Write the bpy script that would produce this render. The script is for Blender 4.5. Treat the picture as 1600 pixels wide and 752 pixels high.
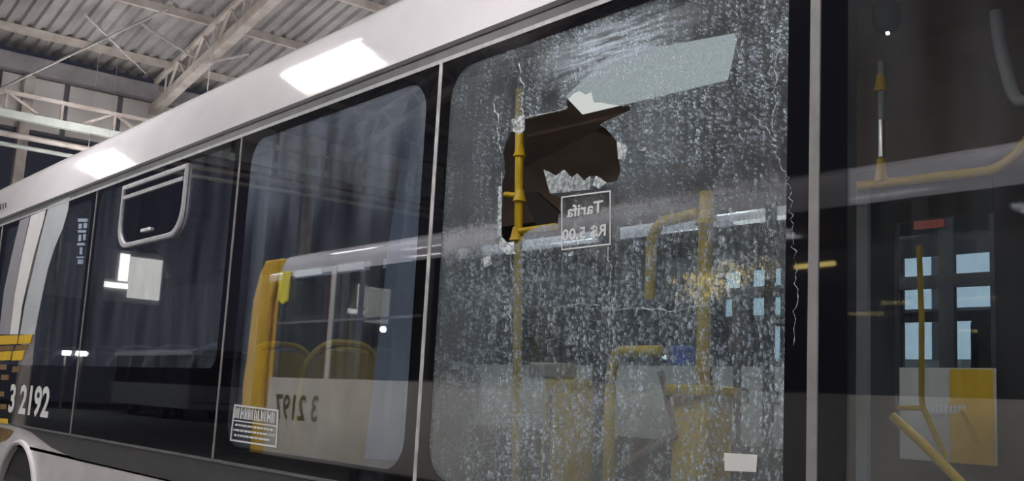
import bpy, bmesh, math, random
from mathutils import Vector, Matrix
random.seed(7)
R = math.radians
for o in list(bpy.data.objects): bpy.data.objects.remove(o)
sc = bpy.context.scene
col = sc.collection

# ------------------------------------------------------------------ camera
FPX = 1666.0
CAM = Vector((0, -2.5, 1.42))
yaw, pit, rol = R(38.6), R(8.7), R(3.0)
fh = Vector((-math.cos(yaw), math.sin(yaw), 0)); r0 = Vector((math.sin(yaw), math.cos(yaw), 0))
FW = fh*math.cos(pit) + Vector((0, 0, math.sin(pit))); u0 = r0.cross(FW)
RT = r0*math.cos(rol) + u0*math.sin(rol); UP = u0*math.cos(rol) - r0*math.sin(rol)
cd = bpy.data.cameras.new('camera'); cd.sensor_width = 36; cd.lens = 36*FPX/1600
cd.clip_start = .05; cd.clip_end = 300
cam = bpy.data.objects.new('camera', cd); col.objects.link(cam); sc.camera = cam
m = Matrix((RT, UP, -FW)).transposed().to_4x4(); m.translation = CAM; cam.matrix_world = m

# ------------------------------------------------------------------ world, exposure
w = bpy.data.worlds.new('night'); sc.world = w; w.use_nodes = True
bg = w.node_tree.nodes['Background']; bg.inputs[0].default_value = (.36, .36, .52, 1); bg.inputs[1].default_value = .06
sc.view_settings.view_transform = 'Standard'; sc.view_settings.look = 'None'
sc.view_settings.gamma = 1; sc.view_settings.use_curve_mapping = False
sc.view_settings.exposure = 0.0
LAMP = 92.0            # emission strength of the hall lamps

def ray(x, y): return (FW + RT*((x-800)/FPX) - UP*((y-376)/FPX)).normalized()
def at(x, y, Y=0.0):
    d = ray(x, y); return CAM + d*((Y-CAM.y)/d.y)
def atx(x, y, X):
    d = ray(x, y); return CAM + d*((X-CAM.x)/d.x)
def atz(x, y, Z):
    d = ray(x, y); return CAM + d*((Z-CAM.z)/d.z)

# ------------------------------------------------------------------ materials
MATS = {}
def newmat(n):
    mt = bpy.data.materials.new(n); mt.use_nodes = True; MATS[n] = mt
    nt = mt.node_tree; nt.nodes.clear()
    out = nt.nodes.new('ShaderNodeOutputMaterial'); return mt, nt, out
def N(nt, t, **k):
    n = nt.nodes.new(t)
    for a, b in k.items(): setattr(n, a, b)
    return n
def setin(nt, n, i, v):
    if hasattr(v, 'is_output'): nt.links.new(v, n.inputs[i])
    else: n.inputs[i].default_value = v
def math_(nt, op, a, b=0.0, clamp=False):
    n = N(nt, 'ShaderNodeMath', operation=op); n.use_clamp = clamp
    setin(nt, n, 0, a); setin(nt, n, 1, b); return n.outputs[0]
def ramp(nt, v, stops):
    n = N(nt, 'ShaderNodeValToRGB'); nt.links.new(v, n.inputs[0])
    e = n.color_ramp.elements
    while len(e) < len(stops): e.new(.5)
    for q, (p, c) in zip(e, stops): q.position = p; q.color = c if len(c) == 4 else (*c, 1)
    return n.outputs[0]
def surf(name, c, rough=.5, metal=0, var=.12, scale=6, bump=0.0, coat=0, dirt=None, spec=.5):
    """a painted / moulded surface: colour with a little uneven wear"""
    mt, nt, out = newmat(name)
    b = N(nt, 'ShaderNodeBsdfPrincipled'); nt.links.new(b.outputs[0], out.inputs[0])
    tc = N(nt, 'ShaderNodeTexCoord')
    no = N(nt, 'ShaderNodeTexNoise'); no.inputs['Scale'].default_value = scale; no.inputs['Detail'].default_value = 6
    nt.links.new(tc.outputs['Object'], no.inputs['Vector'])
    d = dirt or tuple(x*(1-var*2) for x in c)
    cr = ramp(nt, no.outputs[0], [(.3, d), (.62, c)])
    nt.links.new(cr, b.inputs['Base Color'])
    b.inputs['Roughness'].default_value = rough; b.inputs['Metallic'].default_value = metal
    b.inputs['Coat Weight'].default_value = coat; b.inputs['Coat Roughness'].default_value = .05
    b.inputs['Specular IOR Level'].default_value = spec
    if bump:
        bp = N(nt, 'ShaderNodeBump'); bp.inputs['Strength'].default_value = bump; bp.inputs['Distance'].default_value = .01
        nt.links.new(no.outputs[0], bp.inputs['Height']); nt.links.new(bp.outputs[0], b.inputs['Normal'])
    return mt
def emit(name, c, s):
    mt, nt, out = newmat(name)
    e = N(nt, 'ShaderNodeEmission'); e.inputs[0].default_value = (*c, 1); e.inputs[1].default_value = s
    nt.links.new(e.outputs[0], out.inputs[0]); return mt
def facing_reflect(nt, base, gain, power, normal=None):
    """coated window glass: reflection grows towards grazing view"""
    lw = N(nt, 'ShaderNodeLayerWeight'); lw.inputs[0].default_value = .5
    if normal is not None: nt.links.new(normal, lw.inputs[1])
    p = math_(nt, 'POWER', lw.outputs['Facing'], power)
    return math_(nt, 'ADD', math_(nt, 'MULTIPLY', p, gain), base, True)
def glass(name, tint, base=.045, gain=1.0, power=2.2, rough=.012, wave=.0, haze=.02, hazecol=(.55, .6, .66), top=0):
    mt, nt, out = newmat(name)
    tc = N(nt, 'ShaderNodeTexCoord')
    tr = N(nt, 'ShaderNodeBsdfTransparent'); tr.inputs[0].default_value = (*tint, 1)
    gl = N(nt, 'ShaderNodeBsdfGlossy'); gl.inputs['Roughness'].default_value = rough
    gl.inputs[0].default_value = (.93, .95, 1, 1)
    nw = N(nt, 'ShaderNodeTexNoise'); nw.inputs['Scale'].default_value = 1.3; nt.links.new(tc.outputs['Object'], nw.inputs['Vector'])
    if wave:
        bp = N(nt, 'ShaderNodeBump'); bp.inputs['Strength'].default_value = wave; bp.inputs['Distance'].default_value = .02
        nt.links.new(nw.outputs[0], bp.inputs['Height']); nt.links.new(bp.outputs[0], gl.inputs['Normal'])
    df = N(nt, 'ShaderNodeBsdfDiffuse'); df.inputs[0].default_value = (*hazecol, 1)
    nd = N(nt, 'ShaderNodeTexNoise'); nd.inputs['Scale'].default_value = 3.0; nd.inputs['Detail'].default_value = 5
    mp = N(nt, 'ShaderNodeMapping'); mp.inputs['Scale'].default_value = (2.2, 1, .45)
    nt.links.new(tc.outputs['Object'], mp.inputs[0]); nt.links.new(mp.outputs[0], nd.inputs['Vector'])
    hz = math_(nt, 'MULTIPLY', math_(nt, 'SUBTRACT', nd.outputs[0], .3, True), haze*3.0)
    if top:      # bright bluish haze painted into the upper glass, broken by noise
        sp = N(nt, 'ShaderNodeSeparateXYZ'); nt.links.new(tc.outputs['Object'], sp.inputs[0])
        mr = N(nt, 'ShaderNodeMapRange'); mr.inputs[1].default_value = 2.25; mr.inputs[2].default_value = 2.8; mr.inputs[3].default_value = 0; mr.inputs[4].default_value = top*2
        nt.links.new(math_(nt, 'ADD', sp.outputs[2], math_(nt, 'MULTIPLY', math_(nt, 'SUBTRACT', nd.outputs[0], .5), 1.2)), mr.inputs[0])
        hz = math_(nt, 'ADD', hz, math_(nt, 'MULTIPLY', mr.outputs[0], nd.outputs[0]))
    m1 = N(nt, 'ShaderNodeMixShader'); nt.links.new(hz, m1.inputs[0]); nt.links.new(tr.outputs[0], m1.inputs[1]); nt.links.new(df.outputs[0], m1.inputs[2])
    m2 = N(nt, 'ShaderNodeMixShader'); nt.links.new(facing_reflect(nt, base, gain, power), m2.inputs[0])
    nt.links.new(m1.outputs[0], m2.inputs[1]); nt.links.new(gl.outputs[0], m2.inputs[2])
    nt.links.new(m2.outputs[0], out.inputs[0]); return mt
def shattered(name):
    """tempered glass crazed into small stretched crumbs, whitened along the cracks"""
    mt, nt, out = newmat(name)
    tc = N(nt, 'ShaderNodeTexCoord'); sep = N(nt, 'ShaderNodeSeparateXYZ'); nt.links.new(tc.outputs['Object'], sep.inputs[0])
    # warp so that the crumbs run in streaks away from the hole
    wn = N(nt, 'ShaderNodeTexNoise'); wn.inputs['Scale'].default_value = 3.5; nt.links.new(tc.outputs['Object'], wn.inputs['Vector'])
    wmix = N(nt, 'ShaderNodeMixRGB', blend_type='LINEAR_LIGHT'); wmix.inputs[0].default_value = .035
    nt.links.new(tc.outputs['Object'], wmix.inputs[1]); nt.links.new(wn.outputs['Color'], wmix.inputs[2])
    def vor(sx, sz, feat, sy=1):
        mp = N(nt, 'ShaderNodeMapping'); mp.inputs['Scale'].default_value = (sx, .01, sz)
        nt.links.new(wmix.outputs[0], mp.inputs[0])
        v = N(nt, 'ShaderNodeTexVoronoi', feature=feat); v.inputs['Scale'].default_value = 1
        nt.links.new(mp.outputs[0], v.inputs['Vector']); return v
    zl = N(nt, 'ShaderNodeMapRange'); zl.inputs[1].default_value = 1.95; zl.inputs[2].default_value = 2.25
    nt.links.new(sep.outputs[2], zl.inputs[0]); zl = zl.outputs[0]           # 0 low (long upright crumbs), 1 high
    def mixv(a, b):
        n = N(nt, 'ShaderNodeMixRGB'); nt.links.new(zl, n.inputs[0]); nt.links.new(a, n.inputs[1]); nt.links.new(b, n.inputs[2]); return n.outputs[0]
    e1 = mixv(vor(270, 78, 'DISTANCE_TO_EDGE').outputs['Distance'], vor(235, 165, 'DISTANCE_TO_EDGE').outputs['Distance'])
    c1 = mixv(vor(270, 78, 'F1').outputs['Color'], vor(235, 165, 'F1').outputs['Color'])
    e2 = vor(60, 30, 'DISTANCE_TO_EDGE')
    crack = math_(nt, 'LESS_THAN', e1, .09)
    crack2 = math_(nt, 'LESS_THAN', e2.outputs['Distance'], .03)
    rnd = N(nt, 'ShaderNodeSeparateColor'); nt.links.new(c1, rnd.inputs[0])
    lumps = N(nt, 'ShaderNodeTexNoise'); lumps.inputs['Scale'].default_value = 5; lumps.inputs['Detail'].default_value = 7; lumps.inputs['Roughness'].default_value = .7
    mpl = N(nt, 'ShaderNodeMapping'); mpl.inputs['Scale'].default_value = (1.6, 1, .7)
    nt.links.new(wmix.outputs[0], mpl.inputs[0]); nt.links.new(mpl.outputs[0], lumps.inputs['Vector'])
    dens = math_(nt, 'MULTIPLY', math_(nt, 'SUBTRACT', lumps.outputs[0], .34, True), 3.0, True)
    mpv = N(nt, 'ShaderNodeMapping'); mpv.inputs['Scale'].default_value = (70, .01, 5); nt.links.new(wmix.outputs[0], mpv.inputs[0])
    sv = N(nt, 'ShaderNodeTexNoise'); sv.inputs['Scale'].default_value = 1; sv.inputs['Detail'].default_value = 3; nt.links.new(mpv.outputs[0], sv.inputs['Vector'])
    sv = math_(nt, 'ADD', .3, math_(nt, 'MULTIPLY', math_(nt, 'SUBTRACT', sv.outputs[0], .35, True), 4.5))
    dens = math_(nt, 'MULTIPLY', dens, sv)
    # the strip beside the left pillar is crazed more finely and less whitened
    side = N(nt, 'ShaderNodeMapRange'); side.inputs[1].default_value = -3.42+5.3; side.inputs[2].default_value = -3.16+5.3
    side.inputs[3].default_value = .35; side.inputs[4].default_value = 1.0; nt.links.new(sep.outputs[0], side.inputs[0])
    fn = N(nt, 'ShaderNodeTexNoise'); fn.inputs['Scale'].default_value = 1; fn.inputs['Detail'].default_value = 3
    mpf = N(nt, 'ShaderNodeMapping'); mpf.inputs['Scale'].default_value = (220, .01, 75); nt.links.new(wmix.outputs[0], mpf.inputs[0]); nt.links.new(mpf.outputs[0], fn.inputs['Vector'])
    bright = math_(nt, 'MULTIPLY', math_(nt, 'GREATER_THAN', rnd.outputs[0], .76), math_(nt, 'MULTIPLY', math_(nt, 'SUBTRACT', fn.outputs[0], .40, True), 5.0, True))
    a = math_(nt, 'MULTIPLY', crack, math_(nt, 'ADD', .02, math_(nt, 'MULTIPLY', dens, .15)))
    b = math_(nt, 'MULTIPLY', bright, math_(nt, 'MULTIPLY', dens, 1.15))
    c = math_(nt, 'MULTIPLY', crack2, .12)
    hz = math_(nt, 'ADD', math_(nt, 'ADD', math_(nt, 'ADD', a, b), c), math_(nt, 'ADD', .008, math_(nt, 'MULTIPLY', dens, .025)))
    # frosted sweep of slanting streaks above the hole
    mps = N(nt, 'ShaderNodeMapping'); mps.inputs['Rotation'].default_value = (0, R(38), 0); mps.inputs['Scale'].default_value = (5, .01, 60)
    nt.links.new(wmix.outputs[0], mps.inputs[0]); ns = N(nt, 'ShaderNodeTexNoise'); ns.inputs['Scale'].default_value = 1; ns.inputs['Detail'].default_value = 4
    nt.links.new(mps.outputs[0], ns.inputs['Vector'])
    cen = N(nt, 'ShaderNodeVectorMath', operation='SUBTRACT'); nt.links.new(tc.outputs['Object'], cen.inputs[0]); cen.inputs[1].default_value = (2.66, -1.25, 2.68)
    mpc = N(nt, 'ShaderNodeMapping'); mpc.inputs['Rotation'].default_value = (0, R(38), 0); mpc.inputs['Scale'].default_value = (2.2, .01, 7.5)
    nt.links.new(cen.outputs[0], mpc.inputs[0]); ln = N(nt, 'ShaderNodeVectorMath', operation='LENGTH'); nt.links.new(mpc.outputs[0], ln.inputs[0])
    swp = math_(nt, 'SUBTRACT', 1.0, ln.outputs['Value'], True)
    swp = math_(nt, 'MULTIPLY', swp, math_(nt, 'MULTIPLY', math_(nt, 'SUBTRACT', ns.outputs[0], .36, True), 4.0))
    sl = N(nt, 'ShaderNodeMapRange'); sl.inputs[1].default_value = -3.16+5.3; sl.inputs[2].default_value = -3.36+5.3; sl.inputs[3].default_value = 0; sl.inputs[4].default_value = .075
    nt.links.new(sep.outputs[0], sl.inputs[0])
    hz = math_(nt, 'ADD', math_(nt, 'MULTIPLY', hz, side.outputs[0]), math_(nt, 'ADD', swp, sl.outputs[0]))
    dd = N(nt, 'ShaderNodeVectorMath', operation='DISTANCE'); nt.links.new(wmix.outputs[0], dd.inputs[0]); dd.inputs[1].default_value = (5.3-2.42, -1.25, 2.27)
    hz = math_(nt, 'ADD', hz, math_(nt, 'MULTIPLY', math_(nt, 'SUBTRACT', .24, dd.outputs['Value'], True), .45))
    white = math_(nt, 'MULTIPLY', hz, 1.0, True)
    tr = N(nt, 'ShaderNodeBsdfTransparent'); tr.inputs[0].default_value = (.80, .85, .87, 1)
    # each crumb tilts a little
    vm = N(nt, 'ShaderNodeVectorMath', operation='SUBTRACT'); nt.links.new(c1, vm.inputs[0]); vm.inputs[1].default_value = (.5, .5, .5)
    vs = N(nt, 'ShaderNodeVectorMath', operation='SCALE'); nt.links.new(vm.outputs[0], vs.inputs[0]); vs.inputs['Scale'].default_value = .022
    ge = N(nt, 'ShaderNodeNewGeometry'); va = N(nt, 'ShaderNodeVectorMath', operation='ADD')
    nt.links.new(ge.outputs['Normal'], va.inputs[0]); nt.links.new(vs.outputs[0], va.inputs[1])
    vn = N(nt, 'ShaderNodeVectorMath', operation='NORMALIZE'); nt.links.new(va.outputs[0], vn.inputs[0])
    gl = N(nt, 'ShaderNodeBsdfGlossy'); gl.inputs['Roughness'].default_value = .05; nt.links.new(vn.outputs[0], gl.inputs['Normal'])
    df = N(nt, 'ShaderNodeBsdfDiffuse'); df.inputs[0].default_value = (.76, .85, .95, 1)
    tl = N(nt, 'ShaderNodeBsdfTranslucent'); tl.inputs[0].default_value = (.76, .85, .95, 1)
    dt = N(nt, 'ShaderNodeMixShader'); dt.inputs[0].default_value = .35
    nt.links.new(df.outputs[0], dt.inputs[1]); nt.links.new(tl.outputs[0], dt.inputs[2])
    m1 = N(nt, 'ShaderNodeMixShader'); nt.links.new(facing_reflect(nt, .09, .8, 2.2), m1.inputs[0])
    nt.links.new(tr.outputs[0], m1.inputs[1]); nt.links.new(gl.outputs[0], m1.inputs[2])
    m2 = N(nt, 'ShaderNodeMixShader'); nt.links.new(white, m2.inputs[0]); nt.links.new(m1.outputs[0], m2.inputs[1]); nt.links.new(dt.outputs[0], m2.inputs[2])
    nt.links.new(m2.outputs[0], out.inputs[0]); return mt

surf('bus_white', (.69, .665, .71), .6, var=.05, scale=2, coat=1.0, spec=.1)
surf('bus_white_low', (.66, .64, .65), .4, var=.10, scale=3, coat=.3)
surf('bus_grey', (.075, .075, .085), .45, scale=4)
surf('trim_grey', (.17, .17, .19), .4, scale=9)
surf('pale_trim', (.52, .52, .56), .4, scale=20)
surf('seal_white', (.62, .61, .63), .5, var=.2, scale=14)
surf('seal_grey', (.30, .29, .30), .5, scale=14)
surf('frit', (.006, .006, .008), .6, var=.05)
surf('rubber', (.012, .012, .013), .75)
surf('tyre', (.02, .02, .02), .85, bump=.3, scale=30)
surf('rim', (.35, .35, .36), .4, metal=.7)
surf('decal_white', (.80, .80, .82), .5, var=.04)
surf('decal_pale', (.50, .53, .58), .5, var=.06)
surf('decal_grey', (.33, .33, .37), .5, var=.06)
surf('decal_yellow', (.78, .50, .03), .5, var=.08)
surf('decal_brown', (.22, .13, .05), .6, var=.2)
surf('decal_blue', (.32, .40, .52), .5, var=.05)
surf('ink', (.02, .02, .025), .6)
surf('inside_ceiling', (.40, .32, .28), .6, var=.12, scale=3)
surf('inside_dark', (.035, .035, .04), .6, scale=5)
surf('inside_brown', (.24, .18, .155), .55, scale=5)
surf('inside_grey', (.42, .46, .52), .5, var=.08, scale=4)
surf('trim_pale', (.62, .68, .74), .5, var=.06, scale=4)
surf('floor_rubber', (.06, .06, .065), .7, scale=20)
surf('rail_yellow', (.80, .56, .015), .35, var=.06, scale=12)
surf('seat_yellow', (.74, .52, .06), .42, var=.08, scale=9)
surf('seat_cloth', (.22, .19, .30), .9, var=.25, scale=40, bump=.2)
surf('seat_dark', (.05, .05, .065), .8, var=.2, scale=20)
surf('curtain', (.40, .48, .60), .8, var=.1, scale=4)
surf('strap_yellow', (.95, .78, .02), .6, var=.03)
surf('chrome', (.62, .66, .70), .2, metal=1, var=.05)
surf('blue_plastic', (.02, .12, .62), .35, var=.05)
surf('paper', (.80, .80, .80), .7, var=.04)
surf('bus_yellow', (.80, .47, .02), .35, var=.06, scale=3, coat=.4)
surf('bus_cream', (.70, .66, .60), .4, var=.08, scale=3, coat=.3)
surf('red_sign', (.34, .04, .025), .5)
surf('dark_red', (.14, .03, .03), .5)
surf('steel', (.68, .63, .60), .55, var=.16, scale=3, dirt=(.46, .38, .34))
surf('steel_green', (.72, .78, .74), .5, var=.1, scale=3)
surf('steel_dark', (.16, .16, .18), .6, scale=3)
surf('sheet', (.44, .42, .42), .5, var=.2, scale=1.2, dirt=(.27, .255, .26))
surf('cladding', (.78, .75, .75), .6, var=.1, scale=1.0, dirt=(.62, .58, .58))
surf('gutter', (.40, .38, .41), .55, var=.15, scale=2)
surf('concrete', (.16, .155, .15), .8, var=.25, scale=.7, bump=.2)
surf('plaster', (.42, .41, .40), .8, var=.1, scale=1)
surf('wire', (.60, .58, .58), .5)
def shardmat(name, amount):
    mt, nt, out = newmat(name)
    tr = N(nt, 'ShaderNodeBsdfTransparent'); tr.inputs[0].default_value = (.85, .88, .88, 1)
    df = N(nt, 'ShaderNodeBsdfDiffuse'); df.inputs[0].default_value = (.84, .88, .92, 1)
    tc = N(nt, 'ShaderNodeTexCoord'); no = N(nt, 'ShaderNodeTexNoise'); no.inputs['Scale'].default_value = 70
    nt.links.new(tc.outputs['Object'], no.inputs['Vector'])
    a = math_(nt, 'MULTIPLY', math_(nt, 'SUBTRACT', no.outputs[0], .25, True), amount*4, True)
    m1 = N(nt, 'ShaderNodeMixShader'); nt.links.new(a, m1.inputs[0]); nt.links.new(tr.outputs[0], m1.inputs[1]); nt.links.new(df.outputs[0], m1.inputs[2])
    nt.links.new(m1.outputs[0], out.inputs[0])
shardmat('crack_white', .42); shardmat('shard', .45); shardmat('gleam_blue', .3)
glass('pane_glass', (.80, .83, .86), base=.05, gain=1.0, power=2.1, wave=.02, haze=.125, hazecol=(.50, .57, .68))
glass('pane_glass_clear', (.78, .80, .82), base=.075, gain=.8, power=2.4, haze=.032)
glass('pane_glass_hazy_top', (.80, .83, .86), base=.05, gain=1.0, power=2.1, wave=.02, haze=.11, hazecol=(.50, .58, .72), top=.20)
glass('far_glass', (.78, .82, .84), base=.03, gain=.3, power=2.0, haze=.0)
glass('vent_glass', (.45, .46, .5), base=.08, gain=.9, power=2.0, haze=.02)
def gloss_black(name):
    mt, nt, out = newmat(name)
    df = N(nt, 'ShaderNodeBsdfDiffuse'); df.inputs[0].default_value = (.008, .008, .011, 1)
    gl = N(nt, 'ShaderNodeBsdfGlossy'); gl.inputs['Roughness'].default_value = .02; gl.inputs[0].default_value = (.93, .95, 1, 1)
    no = N(nt, 'ShaderNodeTexNoise'); no.inputs['Scale'].default_value = 2.0; tc = N(nt, 'ShaderNodeTexCoord'); nt.links.new(tc.outputs['Object'], no.inputs['Vector'])
    rr = ramp(nt, no.outputs[0], [(.3, (.012,)*3), (.7, (.04,)*3)]); nt.links.new(rr, gl.inputs['Roughness'])
    mx = N(nt, 'ShaderNodeMixShader'); nt.links.new(facing_reflect(nt, .03, .8, 2.3), mx.inputs[0])
    nt.links.new(df.outputs[0], mx.inputs[1]); nt.links.new(gl.outputs[0], mx.inputs[2]); nt.links.new(mx.outputs[0], out.inputs[0])
gloss_black('frit_gloss')
shattered('crazed_glass')
emit('tube', (1.0, .97, .93), LAMP)
emit('diffuser', (1.0, .97, .94), LAMP*.32)
emit('warm_strip', (1.0, .68, .20), 14.0)
emit('cabin_light', (.96, 1.0, .97), .62)
emit('cabin_fill_strip', (1.0, .92, .80), 9.0)
emit('lit_window', (.93, .98, 1.0), 2.4)
emit('lit_window_warm', (1.0, .93, .80), 2.2)
emit('lit_window_bar', (1.0, .95, .84), 6)
emit('flood', (.92, 1.0, .96), 60.0)
emit('small_led', (.9, .95, 1.0), 4.0)

# ------------------------------------------------------------------ mesh helpers
class MB:
    def __init__(s): s.v = []; s.f = []
    def add(s, v, f):
        n = len(s.v); s.v += [tuple(p) for p in v]; s.f += [tuple(i+n for i in q) for q in f]; return s
    def box(s, a, b):
        (x0, y0, z0), (x1, y1, z1) = a, b
        x0, x1 = sorted((x0, x1)); y0, y1 = sorted((y0, y1)); z0, z1 = sorted((z0, z1))
        return s.add([(x0,y0,z0),(x1,y0,z0),(x1,y1,z0),(x0,y1,z0),(x0,y0,z1),(x1,y0,z1),(x1,y1,z1),(x0,y1,z1)],
              [(0,3,2,1),(4,5,6,7),(0,1,5,4),(1,2,6,5),(2,3,7,6),(3,0,4,7)])
    def tube(s, pts, r, n=10, cap=True):
        pts = [Vector(p) for p in pts]; rings = []
        up = Vector((0, 0, 1))
        for i, p in enumerate(pts):
            t = (pts[min(i+1, len(pts)-1)] - pts[max(i-1, 0)]).normalized()
            a = t.cross(up)
            if a.length < .05: a = t.cross(Vector((1, 0, 0)))
            a.normalize(); b = t.cross(a)
            rr = r[i] if isinstance(r, (list, tuple)) else r
            rings.append([p + a*math.cos(k*2*math.pi/n)*rr + b*math.sin(k*2*math.pi/n)*rr for k in range(n)])
        v = [q for g in rings for q in g]; f = []
        for i in range(len(pts)-1):
            for k in range(n): f.append((i*n+k, i*n+(k+1) % n, (i+1)*n+(k+1) % n, (i+1)*n+k))
        if cap: f += [tuple(range(n))[::-1], tuple((len(pts)-1)*n+k for k in range(n))]
        return s.add(v, f)
    def bar(s, a, b, wd, ht):
        """straight bar of rectangular section"""
        a, b = Vector(a), Vector(b); t = (b-a).normalized()
        x = t.cross(Vector((0, 0, 1)))
        if x.length < .05: x = Vector((0, 1, 0))
        x.normalize(); z = x.cross(t)
        v = []
        for p in (a, b):
            for i, j in ((-1,-1),(1,-1),(1,1),(-1,1)): v.append(p + x*(wd/2*i) + z*(ht/2*j))
        return s.add(v, [(0,3,2,1),(4,5,6,7),(0,1,5,4),(1,2,6,5),(2,3,7,6),(3,0,4,7)])
    def prism(s, poly, y0, y1):
        """polygon in (x,z) given thickness in y; holes are handled by plate()"""
        n = len(poly); v = [(p[0], y0, p[1]) for p in poly] + [(p[0], y1, p[1]) for p in poly]
        f = [tuple(range(n)), tuple(range(2*n-1, n-1, -1))] + [(i, i+n, (i+1) % n+n, (i+1) % n) for i in range(n)]
        return s.add(v, f)
    def sweep_x(s, prof, x0, x1, thick=0.0):
        """open (y,z) profile drawn out along x; thick > 0 gives the sheet an inner skin"""
        n = len(prof); v = [(x0, *p) for p in prof] + [(x1, *p) for p in prof]
        f = [(i, i+1, n+i+1, n+i) for i in range(n-1)]
        if thick:
            q = []
            for i, p in enumerate(prof):
                a, b = prof[max(i-1, 0)], prof[min(i+1, n-1)]; dx, dz = b[0]-a[0], b[1]-a[1]; L = math.hypot(dx, dz)
                q.append((p[0]+dz/L*thick, p[1]-dx/L*thick))
            v += [(x0, *p) for p in q] + [(x1, *p) for p in q]
            f += [(2*n+i+1, 2*n+i, 3*n+i, 3*n+i+1) for i in range(n-1)]
            f += [(0, n, 3*n, 2*n), (n-1, 2*n+n-1, 3*n+n-1, n+n-1)]
            f += [(i, 2*n+i, 2*n+i+1, i+1) for i in range(n-1)] + [(n+i, n+i+1, 3*n+i+1, 3*n+i) for i in range(n-1)]
        return s.add(v, f)
    def plate(s, outer, holes, y0, y1):
        bm = bmesh.new(); loops = []
        for lp in [outer]+holes:
            vs = [bm.verts.new((p[0], 0, p[1])) for p in lp]; loops.append(len(vs))
            for i in range(len(vs)): bm.edges.new((vs[i], vs[(i+1) % len(vs)]))
        bmesh.ops.triangle_fill(bm, use_beauty=True, use_dissolve=False, edges=bm.edges[:], normal=(0, -1, 0))
        bm.verts.index_update(); n = len(bm.verts)
        v = [(q.co.x, y0, q.co.z) for q in bm.verts] + [(q.co.x, y1, q.co.z) for q in bm.verts]
        f = []
        for q in bm.faces:
            ids = [k.index for k in q.verts]
            if q.normal.y > 0: ids.reverse()
            f += [tuple(ids), tuple(i+n for i in reversed(ids))]
        k = 0
        for L in loops:
            f += [(k+i, k+i+n, k+(i+1) % L+n, k+(i+1) % L) for i in range(L)]; k += L
        bm.free(); return s.add(v, f)
    def build(s, name, mat, parent=None, smooth=False, bevel=0, label=None, **props):
        off = Vector((0, 0, 0)); p = parent
        while p is not None: off += p.location; p = p.parent
        me = bpy.data.meshes.new(name); me.from_pydata([tuple(Vector(q)-off) for q in s.v], [], s.f)
        bm = bmesh.new(); bm.from_mesh(me); bmesh.ops.recalc_face_normals(bm, faces=bm.faces[:]); bm.to_mesh(me); bm.free()
        me.materials.append(MATS[mat])
        if smooth:
            for q in me.polygons: q.use_smooth = True
            me.set_sharp_from_angle(angle=R(40))
        o = bpy.data.objects.new(name, me); col.objects.link(o); o.parent = parent
        if bevel:
            b = o.modifiers.new('bevel', 'BEVEL'); b.width = bevel; b.segments = 2; b.limit_method = 'ANGLE'
        if label: o['label'] = label
        for k, q in props.items(): o[k] = q
        return o
def thing(name, loc, label, cat, group=None):
    o = bpy.data.objects.new(name, None); col.objects.link(o); o.location = loc; o.empty_display_size = .2
    o['label'] = label; o['category'] = cat
    if group: o['group'] = group
    return o
def tag(o, label, cat, group=None):
    o['label'] = label; o['category'] = cat
    if group: o['group'] = group
    return o
def copy_tree(o, parent=None):
    c = o.copy(); col.objects.link(c); c.parent = parent
    for ch in list(o.children): copy_tree(ch, c)
    return c
def rrect(x0, z0, x1, z1, r, n=7):
    p = []
    for cx, cz, a in ((x1-r, z1-r, 0), (x0+r, z1-r, 90), (x0+r, z0+r, 180), (x1-r, z0+r, 270)):
        for k in range(n): t = R(a+90*k/(n-1)); p.append((cx+r*math.cos(t), cz+r*math.sin(t)))
    return p
def rect(x0, z0, x1, z1): return [(x0, z0), (x1, z0), (x1, z1), (x0, z1)]
def smooth_path(pts, n=6):
    """Catmull-Rom through the points"""
    P = [Vector(p) for p in pts]; P = [P[0]*2-P[1]] + P + [P[-1]*2-P[-2]]; out = []
    for i in range(1, len(P)-2):
        a, b, c, d = P[i-1:i+3]
        for k in range(n):
            t = k/n
            out.append(.5*((2*b)+(c-a)*t+(2*a-5*b+4*c-d)*t*t+(3*b-a-3*c+d)*t**3))
    return out + [P[-2]]
def fillet(pts, r, n=5):
    """polyline with rounded corners"""
    P = [Vector(p) for p in pts]; out = [P[0]]
    for i in range(1, len(P)-1):
        a = (P[i-1]-P[i]); b = (P[i+1]-P[i]); q = min(r, a.length*.45, b.length*.45)
        a = P[i]+a.normalized()*q; b = P[i]+b.normalized()*q
        for k in range(n+1):
            t = k/n; out.append(a*(1-t)**2 + P[i]*2*t*(1-t) + b*t*t)
    return out + [P[-1]]
def text_mesh(txt, height, wscale=1.0, bold=0.0):
    """flat glyph outlines as (verts, faces) in x,z; height = capital height, starts at x = 0"""
    c = bpy.data.curves.new('t', 'FONT'); c.body = txt; c.size = 1; c.offset = bold; c.resolution_u = 3
    o = bpy.data.objects.new('t', c); col.objects.link(o)
    dg = bpy.context.evaluated_depsgraph_get(); dg.update()
    me = bpy.data.meshes.new_from_object(o.evaluated_get(dg))
    v = [(p.co.x*height/.7*wscale, p.co.y*height/.7) for p in me.vertices]; f = [tuple(p.vertices) for p in me.polygons]
    bpy.data.objects.remove(o); bpy.data.curves.remove(c); bpy.data.meshes.remove(me)
    return v, f
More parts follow.
